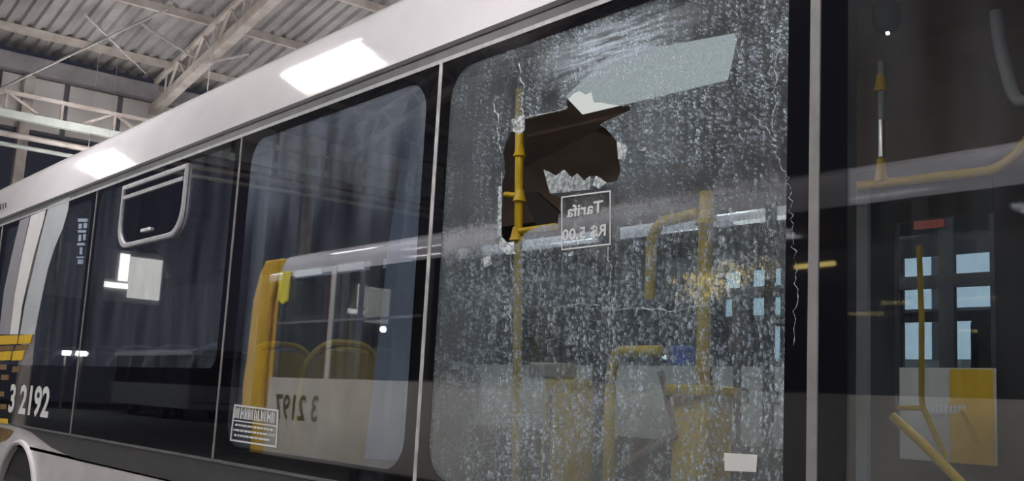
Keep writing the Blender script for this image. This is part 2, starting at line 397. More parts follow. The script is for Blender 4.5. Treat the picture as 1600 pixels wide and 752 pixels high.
def text_part(name, txt, origin, right, up, height, mat, parent, wscale=1.0, bold=0.0, label=None, width=None):
    v, f = text_mesh(txt, height, wscale, bold)
    if width:
        x0 = min(p[0] for p in v); x1 = max(p[0] for p in v); v = [((p[0]-x0)*width/(x1-x0), p[1]) for p in v]
    o, r, u = Vector(origin), Vector(right).normalized(), Vector(up).normalized()
    own = list(range(len(v)))
    def root(i):
        while own[i] != i: i = own[i]
        return i
    for q in f:
        for k in q[1:]: own[root(k)] = root(q[0])
    isl = {}
    for q in f: isl.setdefault(root(q[0]), []).append(q)
    for fs in isl.values():
        ids = sorted({k for q in fs for k in q}); mp = {k: i for i, k in enumerate(ids)}
        MB().add([o+r*v[k][0]+u*v[k][1] for k in ids], [tuple(mp[k] for k in q) for q in fs]).build(name, mat, parent, label=label)

# ================================================================== THE HALL
X_END, Z_EAVE, SL = -23.0, 8.0, math.tan(R(11))
def roof_z(X): return Z_EAVE + (X-X_END)*SL if X < 2 else Z_EAVE + (2-X_END)*SL - (X-2)*SL
fl = MB().box((-75, -45, -.2), (25, 30, 0)).build('floor', 'concrete', kind='structure'); fl['label'] = 'grey concrete floor of the bus hall'

# corrugated roof: one sheet run per metre and slope
ceil = bpy.data.objects.new('ceiling', None); col.objects.link(ceil); ceil['kind'] = 'structure'
ceil['label'] = 'corrugated metal roof of the hall'; ceil.location = (0, 0, Z_EAVE)
def sheet_mesh(x0, x1, wd=1.04):
    b = MB(); prof = []; p = wd/4
    for k in range(4):
        y = k*p; prof += [(y, 0), (y+p*.45, 0), (y+p*.58, .07), (y+p*.87, .07)]
    prof.append((wd, 0))
    n = len(prof); v = []
    for X in (x0, x1): v += [(X, q[0], roof_z(X)+.30+q[1]) for q in prof]
    v += [(X, y, z+.012) for X, y, z in v]
    f = [(i, i+1, n+i+1, n+i) for i in range(n-1)] + [(2*n+i+1, 2*n+i, 3*n+i, 3*n+i+1) for i in range(n-1)]
    f += [(i, 2*n+i, 2*n+i+1, i+1) for i in range(n-1)] + [(n+i, n+i+1, 3*n+i+1, 3*n+i) for i in range(n-1)]
    f += [(0, n, 3*n, 2*n), (n-1, 2*n+n-1, 3*n+n-1, 2*n-1)]
    return b.add(v, f)
for (x0, x1) in ((X_END-.4, -14), (-14, -6), (-6, 2), (2, 12)):
    first = None
    for k in range(34):
        y = -16 + k*1.04
        if first is None: first = sheet_mesh(x0, x1).build('roof_sheet', 'sheet', ceil); o = first
        else: o = first.copy(); col.objects.link(o); o.parent = ceil
        o.location = (0, y, -.0)
# purlins across the hall
for X in [X_END+.6+2.2*k for k in range(16)]:
    MB().bar((X, -16, roof_z(X)+.22), (X, 19, roof_z(X)+.22), .09, .16).build('purlin', 'steel', ceil)

# end wall: light cladding panels on a dark frame, open below
wall = bpy.data.objects.new('wall_end', None); col.objects.link(wall); wall['kind'] = 'structure'; wall.location = (X_END, 0, 6)
wall['label'] = 'clad upper end wall of the hall, open to the yard below'
MB().box((X_END-.15, -16, 6.45), (X_END-.12, 19, 8.0)).build('backing', 'steel_dark', wall)
MB().box((X_END-.12, -16, 7.62), (X_END+.18, 19, 7.98)).build('gutter_beam', 'gutter', wall, bevel=.03)
ys = [-16.0]
while ys[-1] < 18.5: ys.append(ys[-1] + (1.12 if len(ys) % 2 else 1.34))
for a, b in zip(ys, ys[1:]):
    MB().box((X_END-.12, a+.06, 6.50), (X_END-.07, b-.05, 7.60)).build('cladding_panel', 'cladding', wall, bevel=.01)
for y in (-15.5, -9.5, -3.5, 2.9, 9.3, 15.3):
    MB().box((X_END-.1, y-.1, 0), (X_END+.1, y+.1, 7.6)).build('column', 'steel', wall)

def lattice(root, p0, p1, depth, n, mat_ch, mat_web, ch=.10, web=.05, fan=False, lowmat=None, lowch=None):
    p0, p1 = Vector(p0), Vector(p1); dz = Vector((0, 0, -depth))
    MB().bar(p0, p1, ch, ch).build('top_chord', mat_ch, root)
    MB().bar(p0+dz, p1+dz, lowch or ch, lowch or ch).build('bottom_chord', lowmat or mat_ch, root)
    for k in range(n):
        a = p0.lerp(p1, k/n); b = p0.lerp(p1, (k+1)/n); mid = p0.lerp(p1, (k+.5)/n)
        if fan:
            for t in (-.38, 0, .38): MB().bar(mid, mid+(p1-p0)*(t/n)+dz, web, web).build('web_bar', mat_web, root)
            MB().bar(a, a+dz, web, web).build('web_bar', mat_web, root)
        else:
            MB().bar(a, mid+dz, web, web).build('web_bar', mat_web, root)
            MB().bar(mid+dz, b, web, web).build('web_bar', mat_web, root)
            MB().bar(mid, mid+dz, web*.8, web*.8).build('web_bar', mat_web, root)
t = thing('lattice_girder', (-22.0, 2, 6.5), 'pale lattice girder crossing in front of the clad end wall', 'girder')
lattice(t, (-22.0, -15.5, 6.95), (-22.0, 18, 6.90), .44, 16, 'steel', 'steel', .07, .05, fan=True, lowmat='steel_green', lowch=.15)
pipes = [((-22.0, -15, 6.17), (-22.0, 18, 6.02), .06, 'steel', 'upper of the two service pipes below the lattice girder'),
         ((-22.0, -15, 5.98), (-22.0, 18, 5.80), .045, 'steel_green', 'lower thin service pipe below the lattice girder')]
for a, b, r_, mt, lb in pipes: tag(MB().tube([a, b], r_, 10).build('service_pipe', mt, smooth=True), lb, 'pipe', 'service pipes')
for k, y in enumerate((-10.6, -4.9, .3, 5.47, 10.3, 15.2)):
    lbl = ['rafter truss farthest behind the parked white bus', 'rafter truss above the far side of the white parked bus', 'rafter truss over the aisle between the buses',
           'sloping rafter truss rising from the end wall above the bus roof', 'rafter truss beyond the yellow panelled bus', 'rafter truss nearest the lit office'][k]
    t = thing('roof_truss', (X_END+.2, y, roof_z(X_END)), lbl, 'truss', 'roof trusses')
    lattice(t, (X_END+.1, y, roof_z(X_END)+.04), (2, y, roof_z(2)+.04), .66, 20, 'steel', 'steel', .09, .045, lowch=.20)
def rod(p, q, r_, lb, g='roof tie rods'): tag(MB().tube([p, q], r_, 8).build('tie_rod', 'wire', smooth=True), lb, 'rod', g)
rod(atx(-30, 153, -21.9), atx(262, 14, -18.0), .022, 'bright taut wire slanting up across the hall corner')
rod(atx(222, 38, -18.2), atx(305, 92, -20.3), .022, 'short tie rod ending at the rafter truss')
rod(atx(132, 22, -18.8), atx(228, 115, -22.4), .02, 'thin grey tie rod left of the rafter truss')
rod(atx(312, 101, -20.0), atx(388, 85, -18.6), .025, 'stub brace to the right of the rafter truss')

# hanging twin-tube lamps in rows
def lamp(label, loc):
    t = thing('hall_lamp', loc, label, 'lamp', 'hanging hall lamps'); x, y, z = loc
    MB().box((x-.78, y-.09, z+.05), (x+.78, y+.09, z+.11)).build('housing', 'steel_green', t, bevel=.01)
    MB().box((x-.72, y-.30, z-.02), (x+.72, y+.30, z+.03)).build('diffuser', 'diffuser', t, bevel=.01)
    for dy in (.06, .17): MB().tube([(x-.71, y+dy, z-.05), (x+.71, y+dy, z-.05)], .028, 10).build('lamp_tube', 'tube', t, smooth=True)
    for s in (-1, 1):
        MB().box((x+s*.745-.02, y-.31, z-.09), (x+s*.745+.02, y+.31, z+.055)).build('end_cap', 'steel', t)
        MB().tube([(x+s*.6, y, z+.11), (x+s*.6, y, roof_z(x)+.31)], .003, 6).build('hanging_wire', 'wire', t)
rows = {-.74: 'the damaged bus', -4.1: 'the parked white bus', 3.7: 'the panelled bus', 9.2: 'the aisle by the office, added to light the roof'}  # last row is added to brighten the roof steel
for ry, what in rows.items():
    for i, X in enumerate((-20.6, -14.9, -8.6, -2.3, 4.0)):
        if i == 0 and ry < 0: continue
        nth = ('added beside the end wall in', 'fourth from the near end of', 'third from the near end of', 'second from the near end of', 'nearest of')[i]  # lamps beside the end wall are added to brighten its cladding
        lamp('hanging lamp, %s the row over %s' % (nth, what), (X, ry, 5.5))

# ================================================================== THE DAMAGED BUS
XL, XR = -13.2, 2.6
bus = thing('city_bus', ((XL+XR)/2, 1.25, 0), 'white city bus with black window band and one smashed side window', 'bus')
# --- outer skin
zz, yy, prof = 2.925, -.024, []
while zz < 3.275:                       # nearly flat cove, leaning in 18 to 23 degrees
    prof.append((yy, zz)); yy += .025*math.tan(R(18+5*(zz-2.925)/.35)); zz += .025
prof += [(yy, zz), (yy+.016, zz+.028), (yy+.042, zz+.058), (yy+.10, zz+.09), (yy+.2, zz+.115), (.7, zz+.155), (1.25, zz+.18)]
prof += [(2.5-y, z) for y, z in reversed(prof[:-1])]
roof = MB().sweep_x(prof, XL, XR, .03).build('roof_shell', 'bus_white', bus, smooth=True)
for s, Y in ((0, 0.0), (1, 2.5)):
    d = -1 if s == 0 else 1
    MB().box((XL, Y-.0*d, 2.865), (XR, Y-.03*d, 2.93)).build('drip_gutter', 'trim_grey', bus)
MB().box((XL, -.012, 2.850), (XR, .0, 2.868)).build('gutter_lip', 'pale_trim', bus)
# lower side with the wheel arch
wx, wz, wr = -9.42, .28, .60
arc = [(wx+wr*math.cos(R(a)), wz+wr*math.sin(R(a))) for a in range(170, 9, -8)]
MB().prism([(XL, .34), (arc[0][0], .34)] + arc + [(arc[-1][0], .34), (XR, .34), (XR, .872), (XL, .872)], 0, .03).build('side_panel', 'bus_white_low', bus)
lip = [(wx+(wr+.02)*math.cos(R(a)), -.012, wz+(wr+.02)*math.sin(R(a))) for a in range(170, 9, -6)]
MB().tube(lip, .022, 8).build('arch_lip', 'bus_white', bus, smooth=True)
MB().prism([(-8.05, .872), (XR, .872), (XR, 1.03), (-9.75, 1.03), (-9.2, .995), (-8.6, .91)], -.003, .03).build('skirt_band', 'bus_grey', bus)
MB().prism([(XL, .872), (-8.05, .872), (-8.6, .91), (-9.2, .995), (-9.75, 1.03), (XL, 1.03)], 0, .03).build('skirt_panel', 'bus_white_low', bus)
MB().box((-9.8, -.010, 1.022), (XR, .0, 1.038)).build('skirt_strip', 'trim_grey', bus)
MB().box((XL, 2.47, .34), (XR, 2.5, 1.24)).build('far_side_panel', 'bus_white_low', bus)
wh = bpy.data.objects.new('wheel', None); 
def wheel(parent, x, y, z=.48, r=.48, side=-1):
    tb = MB(); n = 28
    sec = [(r-.18, .14), (r-.04, .15), (r, .11), (r, -.11), (r-.04, -.15), (r-.18, -.14)]
    v = []; 
    for k in range(n):
        a = 2*math.pi*k/n
        v += [(x+q*math.cos(a), y+h, z+q*math.sin(a)) for q, h in sec]
    L = len(sec); f = [(k*L+i, k*L+(i+1) % L, ((k+1) % n)*L+(i+1) % L, ((k+1) % n)*L+i) for k in range(n) for i in range(L)]
    ty = tb.add(v, f).build('wheel', 'tyre', parent, smooth=True)
    MB().tube([(x, y+side*.10, z), (x, y+side*.02, z)], r-.16, 20).build('rim', 'rim', ty, smooth=True)
    MB().tube([(x, y+side*.15, z), (x, y+side*.05, z)], .10, 14).build('hub', 'steel_dark', ty, smooth=True)
wheel(bus, wx, .22)
wheel(bus, -1.9+4.0, .22)
MB().box((wx-.62, .42, .3), (wx+.62, .46, .9)).build('wheel_housing', 'rubber', bus)
# ends, floor and inner lining
for X, nm in ((XL, 'end_wall'), (XR, 'end_wall')):
    b = MB()
    if X == XL:
        yz = [(0.03, .35), (2.47, .35), (2.47, 2.2), (2.47, 2.42), (.03, 2.42)]
        b.box((X, .03, .35), (X+.05, 2.47, 2.40)); b.box((X, .03, 2.40), (X+.05, .25, 3.44)); b.box((X, .25, 3.05), (X+.05, 2.42, 3.46)); b.box((X, 2.42, 2.40), (X+.05, 2.47, 3.3)) 
    else: b.box((X-.05, .03, .35), (X, 2.47, 3.3))
    b.build(nm, 'inside_dark', bus)
MB().box((XL+.05, .03, .55), (XR-.05, 2.47, .60)).build('cabin_floor', 'floor_rubber', bus)
MB().sweep_x([(.03, 2.93), (.10, 3.08), (.30, 3.17), (1.25, 3.20), (2.2, 3.17), (2.40, 3.0), (2.46, 2.70)], XL+.05, XR-.05, -.012).build('cabin_ceiling', 'inside_ceiling', bus, smooth=True)
MB().box((XL+.05, .032, .60), (XR-.05, .05, 1.12)).build('inner_side_panel', 'inside_dark', bus)
# --- near side windows
PX = [-10.92, -8.165, -5.645, -3.67, -1.77, .15, 2.05]
Z0, Z1 = 1.034, 2.866
clear = [None, (-8.10, 1.53, -5.72, 2.82), (-5.50, 1.12, -3.765, 2.80), (-3.585, 1.11, -1.865, 2.80), (-1.665, 1.11, .05, 2.80), (.25, 1.11, 1.95, 2.8)]
clear[0] = (-10.75, 1.53, -8.26, 2.80)
HOLE = [(822,186),(868,175),(888,170),(886,158),(897,146),(906,142),(916,148),(926,143),(930,160),(952,163),(985,166),(988,173),(972,180),(952,188),(940,196),(952,204),(962,217),(974,226),(978,238),(970,252),(972,268),(966,284),(950,287),(938,277),(926,276),(915,284),(905,272),(896,279),(884,266),(872,276),(853,266),(858,284),(864,304),(878,309),(877,330),(874,350),(858,352),(836,357),(822,365),(812,380),(801,386),(792,377),(786,371),(784,352),(786,320),(785,292),(790,270),(787,240),(792,222),(800,206),(812,203),(821,196)]
hole = []
for i, p in enumerate(HOLE):
    a, b = at(*p), at(*HOLE[(i+1) % len(HOLE)])
    d = (b-a).length; k = max(1, int(d/.035))
    for j in range(k):
        q = a.lerp(b, j/k); jj = .004 if j else 0
        hole.append((q.x+random.uniform(-jj, jj), q.z+random.uniform(-jj, jj)))
panes = []
plabel = ['window pane with white and yellow livery stripes and a fleet number', 'window pane with a small white framed vent window', 'intact window pane with a boxed white sticker',
          'crazed window pane with a jagged hole', 'clear window pane beside the smashed one', 'window pane at the near end']
for i in range(6):
    x0, x1 = PX[i]+.012, PX[i+1]-.012
    if i == 3: x1 -= .006
    if i == 4: x0 += .006
    out = rect(x0, Z0, x1, Z1)
    mt = {2: 'pane_glass_hazy_top', 3: 'crazed_glass', 4: 'pane_glass_clear', 5: 'pane_glass_clear'}.get(i, 'pane_glass')
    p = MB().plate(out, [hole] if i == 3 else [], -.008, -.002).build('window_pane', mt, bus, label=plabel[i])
    cl = clear[i]
    MB().plate(rect(x0, Z0, x1, Z1), [rrect(*cl, .14 if i in (2, 3) else .09)], -.0092, -.0082).build('black_border', 'frit_gloss', p)
    panes.append(p)
MB().box((XL, -.006, Z0), (PX[0], .0, Z1)).build('black_end_panel', 'frit_gloss', bus)
MB().box((PX[-1], -.006, Z0), (XR, .0, Z1)).build('black_end_panel', 'frit_gloss', bus)
for i, X in enumerate(PX):
    wd, mt = {1: (.013, 'seal_grey'), 2: (.015, 'seal_grey'), 3: (.019, 'seal_white'), 4: (.034, 'seal_grey')}.get(i, (.015, 'seal_grey'))
    zt = Z1
    MB().box((X-wd/2, -.014, 1.04), (X+wd/2, .002, zt-.01)).build('pillar_seal', mt, bus, bevel=.003)
    if i in (0, 5, 6): pass
    # inner pillar trim seen through the clear edge of the glass
    MB().box((X-.07, .02, 1.12), (X+.07, .09, 2.90)).build('body_pillar', 'inside_dark', bus)
for X0, X1 in ((-5.53, -5.40), (-3.84, -3.74)):
    MB().prism([(X0, 1.12), (X1, 1.12), (X1, 2.84), (X0, 2.84)], .05, .075).build('pillar_trim', 'trim_pale', bus, bevel=.01, label='pale grey inner pillar trim')
# gathered pale blue curtain at the right edge of the third window
cl_ = []; TT = [(636,140),(668,140),(650,722),(560,716)]
def cpt(u, v):
    l = at(640,140,.13).lerp(at(602,390,.13), min(v/.42,1)) if v < .42 else at(602,390,.13).lerp(at(566,716,.13), (v-.42)/.58)
    r_ = at(668,140,.13).lerp(at(648,722,.13), v)
    p = l.lerp(r_, u); p.y += .022*math.sin(u*19+v*2); return p
NU, NV = 28, 14
v = [cpt(i/NU, j/NV) for j in range(NV+1) for i in range(NU+1)]
v += [p+Vector((0, .004, 0)) for p in v]; K = (NU+1)*(NV+1)
f = [(j*(NU+1)+i, j*(NU+1)+i+1, (j+1)*(NU+1)+i+1, (j+1)*(NU+1)+i) for j in range(NV) for i in range(NU)]
f += [tuple(K+k for k in reversed(q)) for q in f]
MB().add(v, f).build('curtain', 'curtain', bus, smooth=True, label='gathered pale blue curtain')
# dark lining above window
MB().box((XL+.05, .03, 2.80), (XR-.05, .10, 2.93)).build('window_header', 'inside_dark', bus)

# --- livery on the first pane
pn = panes[0]
def decal(name, pts, mat, parent, y=-.0094, label=None, t=.0012):
    q = [at(*p) for p in pts]; return MB().prism([(p.x, p.z) for p in q], y-t, y).build(name, mat, parent, label=label)
decal('livery_stripe', [(33,345),(49,338),(35,400),(25,455),(16,523),(0,523),(8,455),(20,400)], 'decal_grey', pn, label='grey livery stripe')
decal('livery_stripe', [(50,338),(74,327),(68,352),(56,395),(45,440),(36,480),(30,523),(17,523),(25,460),(36,400)], 'decal_white', pn, label='white livery stripe')
decal('livery_stripe', [(78,322),(111,308),(108,330),(100,358),(88,385),(77,420),(67,465),(56,523),(33,523),(41,475),(53,425),(66,370)], 'decal_pale', pn, label='wide pale livery stripe')
for a in ([(0,525),(30,524),(28,538),(0,539)], [(32,524),(53,523),(49,537),(30,538)], [(0,550),(20,549),(18,563),(0,564)], [(22,549),(41,548),(37,563),(20,564)]):
    decal('livery_check', a, 'decal_yellow', pn)
for a in ([(0,541),(24,540),(22,548),(0,549)], [(27,540),(46,539),(43,547),(24,548)], [(0,570),(12,570),(12,578),(0,578)], [(22,573),(33,573),(31,582),(20,582)], [(4,586),(16,586),(15,594),(3,594)], [(0,612),(8,612),(8,620),(0,620)], [(2,632),(12,632),(12,640),(2,640)]):
    decal('livery_check', a, 'decal_brown', pn)
decal('livery_check', [(0,654),(14,655),(14,663),(0,661)], 'decal_yellow', pn)
decal('livery_patch', [(0,668),(16,671),(22,674),(10,688),(0,691)], 'decal_brown', bus, y=-.002)
o = at(13, 643); text_part('digit', '3 2192', (-9.93, -.0108, 1.135), (1, 0, 0), (0, 0, 1), .225, 'decal_white', pn, bold=.03, width=1.17, label='white fleet number digit')
# vertical pale sticker: stacked marks
for k, (a, b, c, d) in enumerate([(124,342,139,347),(125,350,130,358),(133,349,138,357),(124,360,137,364),(125,367,129,377),(132,366,136,376),(123,380,135,384),(127,387,131,398),(122,401,133,404),(124,406,132,413)]):
    decal('sticker_mark', [(a,b),(c,b),(c-.5,d),(a-.5,d)], 'decal_blue', pn)
for a, b, c, d in ((1,319,3,328),(5,318,7,327),(9,317,11,325)):
    decal('lettering_stroke', [(a,b),(c,b),(c,d),(a,d)], 'ink', bus, y=-.006)
# --- vent window in the second pane
vc = [at(*p) for p in ((198,297),(297,265),(284,362),(204,382))]
vx0, vx1, vz0, vz1 = -7.53, -6.42, 2.375, 2.775
def vent_loop(g):
    x0, x1, z0, z1 = vx0-g, vx1+g, vz0-g, vz1+g; rr = .17
    p = [(x0, z1), (x0, z0+rr)]
    p += [(x0+rr-rr*math.cos(R(a)), z0+rr-rr*math.sin(R(a))) for a in range(15, 90, 15)] + [(x0+rr, z0), (x1-rr, z0)]
    p += [(x1-rr+rr*math.sin(R(a)), z0+rr-rr*math.cos(R(a))) for a in range(15, 90, 15)] + [(x1, z0+rr), (x1, z1)]
    return p
vent = MB().prism(vent_loop(0), -.018, -.012).build('vent_window', 'vent_glass', bus, label='small vent window with rounded lower corners')
MB().plate(vent_loop(.028), [vent_loop(-.004)], -.028, -.009).build('vent_frame', 'pale_trim', vent, bevel=.005, label='pale vent frame')
MB().box((vx0+.02, -.030, vz1-.075), (vx1-.02, -.019, vz1-.05)).build('vent_rail', 'pale_trim', vent)
MB().box((-7.08, -.035, 2.425), (-6.92, -.019, 2.448)).build('vent_latch', 'decal_white', vent, bevel=.004)
# --- boxed sticker on the third pane
pn = panes[2]; st = bpy.data.objects.new('boxed_sticker', None)
c4 = [at(*p) for p in ((369,632),(438,641),(435,700),(362,689))]
def sq(u, v):
    a = c4[0].lerp(c4[1], u); b = c4[3].lerp(c4[2], u); return a.lerp(b, v)
def sdecal(u0, v0, u1, v1, nm='sticker_stroke', mt='decal_white', par=None):
    q = [sq(u0, v0), sq(u1, v0), sq(u1, v1), sq(u0, v1)]
    return MB().prism([(p.x, p.z) for p in q], -.0112, -.0100).build(nm, mt, par or pn)
def ring(u0, v0, u1, v1, tu, tv):
    def lp(a, b, c, d): return [(p.x, p.z) for p in (sq(a, d), sq(c, d), sq(c, b), sq(a, b))]
    return MB().plate(lp(u0, v0, u1, v1), [lp(u0+tu, v0+tv, u1-tu, v1-tv)], -.0112, -.0100)
stk = ring(0, 0, 1, 1, .025, .045).build('sticker_frame', 'decal_white', pn, label='white frame of a boxed sticker')
sdecal(.03, .42, .97, .455)
u = .04
for k, (wd, kind) in enumerate([(.07,'n'),(.05,'i'),(.09,'a'),(.07,'d'),(.07,'d'),(.05,'i'),(.07,'n'),(.06,'o'),(.07,'d'),(.05,'i'),(.09,'a'),(.07,'n')]):
    sdecal(u, .07, u+.022, .37)
    if kind in 'nad': sdecal(u+wd-.028, .10, u+wd-.012, .37)
    if kind in 'ad': sdecal(u+.02, .17, u+wd-.02, .27)
    if kind == 'o': sdecal(u+.02, .31, u+wd-.015, .36)
    u += wd+.008
for v0, a, b in ((.52, .08, .90), (.66, .05, .95), (.80, .08, .86)):
    x = a
    while x < b:
        d = random.uniform(.03, .09); sdecal(x, v0, min(x+d, b), v0+.055, 'sticker_line'); x += d+.018
# --- smashed pane: fare notice, cracks, shards, paper label
pn = panes[3]
c4 = [at(*p) for p in ((880,308),(957,298),(957,383),(880,392))]
MB().plate([(c4[3].x, c4[3].z), (c4[2].x, c4[2].z), (c4[1].x, c4[1].z), (c4[0].x, c4[0].z)],
           [[(c4[3].x+.005, c4[3].z+.005), (c4[2].x-.005, c4[2].z+.005), (c4[1].x-.005, c4[1].z-.005), (c4[0].x+.005, c4[0].z-.005)]], -.0094, -.0086).build('notice_frame', 'decal_white', pn, label='thin white frame of the fare notice')
text_part('letter', 'Tarifa', (c4[1].x-.035, -.0094, 2.088), (-1, 0, 0), (0, 0, 1), .042, 'decal_white', pn, bold=.02, width=.185, label='white fare notice letter seen from behind')
text_part('letter', 'R$ 5,00', (c4[1].x-.015, -.0094, 2.005), (-1, 0, 0), (0, 0, 1), .040, 'decal_white', pn, bold=.02, width=.225)
def crack_line(pts, w, n=5, seed=0):
    rg = random.Random(seed); P = [at(*p) for p in pts]; q = []
    for a, b in zip(P, P[1:]):
        for k in range(n):
            c = a.lerp(b, k/n); q.append((c.x+rg.uniform(-.010, .010), -.0096, c.z+rg.uniform(-.004, .004)))
    q.append((P[-1].x, -.0096, P[-1].z))
    return MB().tube(q, [w*rg.uniform(.4, 1.3) for _ in q], 5).build('crack', 'crack_white', pn)
crack_line([(1176,178),(1206,208),(1222,250),(1234,285),(1240,330),(1243,380),(1246,430),(1247,480),(1243,540)], .0015, 7, 1)
crack_line([(1219,60),(1213,110),(1216,160),(1207,208)], .0018, 6, 2)
crack_line([(815,100),(820,140),(817,170),(822,186)], .003, 6, 3)
crack_line([(775,160),(782,195),(780,225),(787,240)], .0025, 5, 4)
crack_line([(786,270),(783,320),(783,370)], .0026, 4, 5)
crack_line([(783,370),(772,385),(770,400),(764,412)], .0035, 4, 6)
crack_line([(800,386),(806,430),(798,470),(803,520)], .0015, 7, 7)
crack_line([(955,385),(958,470),(955,545),(960,600)], .0013, 8, 8)
crack_line([(822,186),(868,175),(888,170)], .0022, 3, 9)
crack_line([(876,480),(905,475),(940,478)], .0016, 4, 10)
crack_line([(955,486),(1000,482),(1050,486),(1110,478)], .0016, 5, 11)
crack_line([(785,590),(782,660),(776,720)], .0013, 7, 12)
for pts in ([(759,404),(768,400),(771,414),(760,419)], [(803,188),(822,180),(823,204),(815,212),(805,206)], [(783,292),(787,292),(786,370),(781,366)], [(787,372),(800,387),(809,397),(796,399),(782,384)],
            [(968,222),(984,230),(980,250),(970,250)], [(935,276),(950,287),(940,296),(930,290)], [(1005,233),(1013,231),(1012,236),(1004,237)], [(893,396),(899,394),(898,400),(892,401)]):
    decal('glass_shard', pts, 'shard', pn, y=-.009, t=.004)
decal('glass_shard', [(853,266),(872,276),(884,266),(896,279),(905,272),(915,284),(926,276),(925,297),(882,302),(863,303)], 'gleam_blue', pn, y=-.009, t=.003)  # bluish gleam on the remaining glass, painted as a pale piece
decal('paper_label', [(1135,708),(1187,711),(1185,738),(1136,736)], 'paper', pn, label='small white paper label stuck to the lower glass')

# --- far side of the bus: window openings and a door
FY = 2.45
def fx(px, py=450): return at(px, py, FY).x
MB().box((XL+.05, FY, 2.63), (XR-.05, FY+.03, 2.92)).build('far_side_header', 'inside_dark', bus)
MB().box((XL+.05, FY-.02, .60), (XR-.05, FY+.01, 1.25)).build('far_inner_panel', 'inside_dark', bus)
fp = [(XL+.05, XL+.3), (-11.6, -11.45), (-9.9, -9.75), (-8.2, -8.05), (-6.75, -6.6), (-5.25, -5.08), (fx(1092), fx(1112)), (fx(1196), fx(1207)), (fx(1237), fx(1400)), (fx(1556), fx(1800)), (-.3, .1), (1.2, 1.4), (2.3, 2.5)]
for a, b in fp: MB().box((a, FY-.01, 1.25), (b, FY+.03, 2.63)).build('far_pillar', 'inside_dark', bus)
xs = [p for q in fp for p in q]
for a, b in zip(xs[1::2], xs[2::2]):
    MB().box((a, FY+.01, 1.25), (b, FY+.016, 2.63)).build('far_window_pane', 'far_glass', bus)
MB().box((fx(1400), FY-.02, 2.455), (fx(1556), FY+.03, 2.63)).build('door_header', 'inside_dark', bus)
# pale partition left of the door
MB().box((fx(1330)-.0, 2.30, .6), (fx(1381), 2.33, 2.66)).build('partition', 'inside_grey', bus, label='grey partition panel beside the door')
# warm-brown cove strip above far windows
# --- door furniture: yellow grab bars
def grab(pts, r_, Y, parent=bus, name='grab_bar', mat='rail_yellow', fil=.03):
    P = [at(x, y, Y if not isinstance(Y, (list, tuple)) else Y[i]) for i, (x, y) in enumerate(pts)]
    return MB().tube(fillet(P, fil) if len(P) > 2 else P, r_, 10).build(name, mat, parent, smooth=True)
grab([(1436,385),(1440,500),(1440,632),(1478,716)], .014, 2.36)
grab([(1403,638),(1440,638)], .012, 2.36)
grab([(1394,650),(1440,692),(1503,756)], .022, 2.20)
grab([(1503,640),(1528,690)], .014, 2.36)
# --- ceiling rail, hanger and fittings behind the clear pane
rail = grab([(1240,302),(1325,293),(1555,266),(1590,240),(1625,190)], .021, 1.7, name='ceiling_rail', fil=.12)
hg = grab([(1377,96),(1377,190)], .016, 1.7, name='rail_hanger', mat='inside_grey')
grab([(1377,188),(1377,246)], .017, 1.7, parent=hg, name='hanger_sleeve', mat='chrome')
def clamp(px, py, Y, parent, r_=.034, h=.06):
    c = at(px, py, Y)
    return MB().tube([c+Vector((0, 0, -h)), c+Vector((0, 0, -h*.4)), c+Vector((0, 0, h))], [r_*1.25, r_, r_*.7], 12).build('clamp', 'rail_yellow', parent, smooth=True)
clamp(1377, 266, 1.7, hg, .026, .055); clamp(1376, 130, 1.7, hg, .026, .04)
lp = grab([(1556,18),(1562,70),(1580,140),(1592,160),(1640,150)], .026, 1.5, name='seat_back_loop', mat='inside_grey', fil=.08)
cm = at(1385, 34, 1.4); c = MB().tube([cm+Vector((0, 0, .07)), cm, cm-Vector((0, 0, .035)), cm-Vector((0, 0, .055))], [.06, .06, .045, .015], 16).build('dome_camera', 'inside_dark', bus, smooth=True)
q = at(1387, 52, 1.33); MB().box(q-Vector((.006, .006, .006)), q+Vector((.006, .006, .006))).build('camera_led', 'small_led', c)
# --- rails behind the crazed pane
p = grab([(812,140),(810,380),(806,752)], .022, .9, name='stanchion'); clamp(812, 306, .9, p, .030, .03); clamp(812, 236, .9, p, .028, .03); clamp(808, 366, .9, p, .034, .035)
grab([(790,304),(812,306)], .016, .9, parent=p, name='side_arm')
grab([(810,362),(868,354)], .018, .9, parent=p, name='side_arm')
p = grab([(1104,300),(1101,420),(1098,600),(1096,760)], .033, 1.2, name='stanchion'); clamp(1103, 338, 1.2, p, .042, .04); clamp(1098, 604, 1.2, p, .045, .04)
grab([(1090,334),(1032,347),(1018,372),(1015,468)], .027, 1.2, name='hook_rail', fil=.08)
grab([(1034,549),(962,549),(954,590),(950,756)], .025, .8, name='hand_rail', fil=.09)
grab([(1150,470),(1152,600),(1152,752)], .022, 2.0, name='stanchion', mat='inside_brown')
# fare reader and turnstile
a, b = at(1060, 541, 1.1), at(1089, 573, 1.1)
v_ = MB().box((a.x, 1.04, b.z), (b.x, 1.10, a.z)).build('fare_reader', 'blue_plastic', bus, bevel=.012, label='blue card reader')
a, b = at(1064, 602, 1.12), at(1117, 602, 1.12)
tn = MB().box((a.x, 1.06, .60), (b.x, 1.25, a.z-.04)).build('turnstile', 'seat_yellow', bus, bevel=.02)
MB().box((a.x-.02, 1.03, a.z-.05), (b.x+.02, 1.28, a.z)).build('turnstile_cap', 'rail_yellow', tn, bevel=.012)
for k in range(3):
    t_ = R(90+120*k); c = Vector(((a.x+b.x)/2-.06, 1.05, a.z-.22))
    MB().tube([c, c+Vector((-.10, -.28*math.cos(t_), .28*math.sin(t_)))], .014, 8).build('turnstile_arm', 'inside_brown', tn, smooth=True)
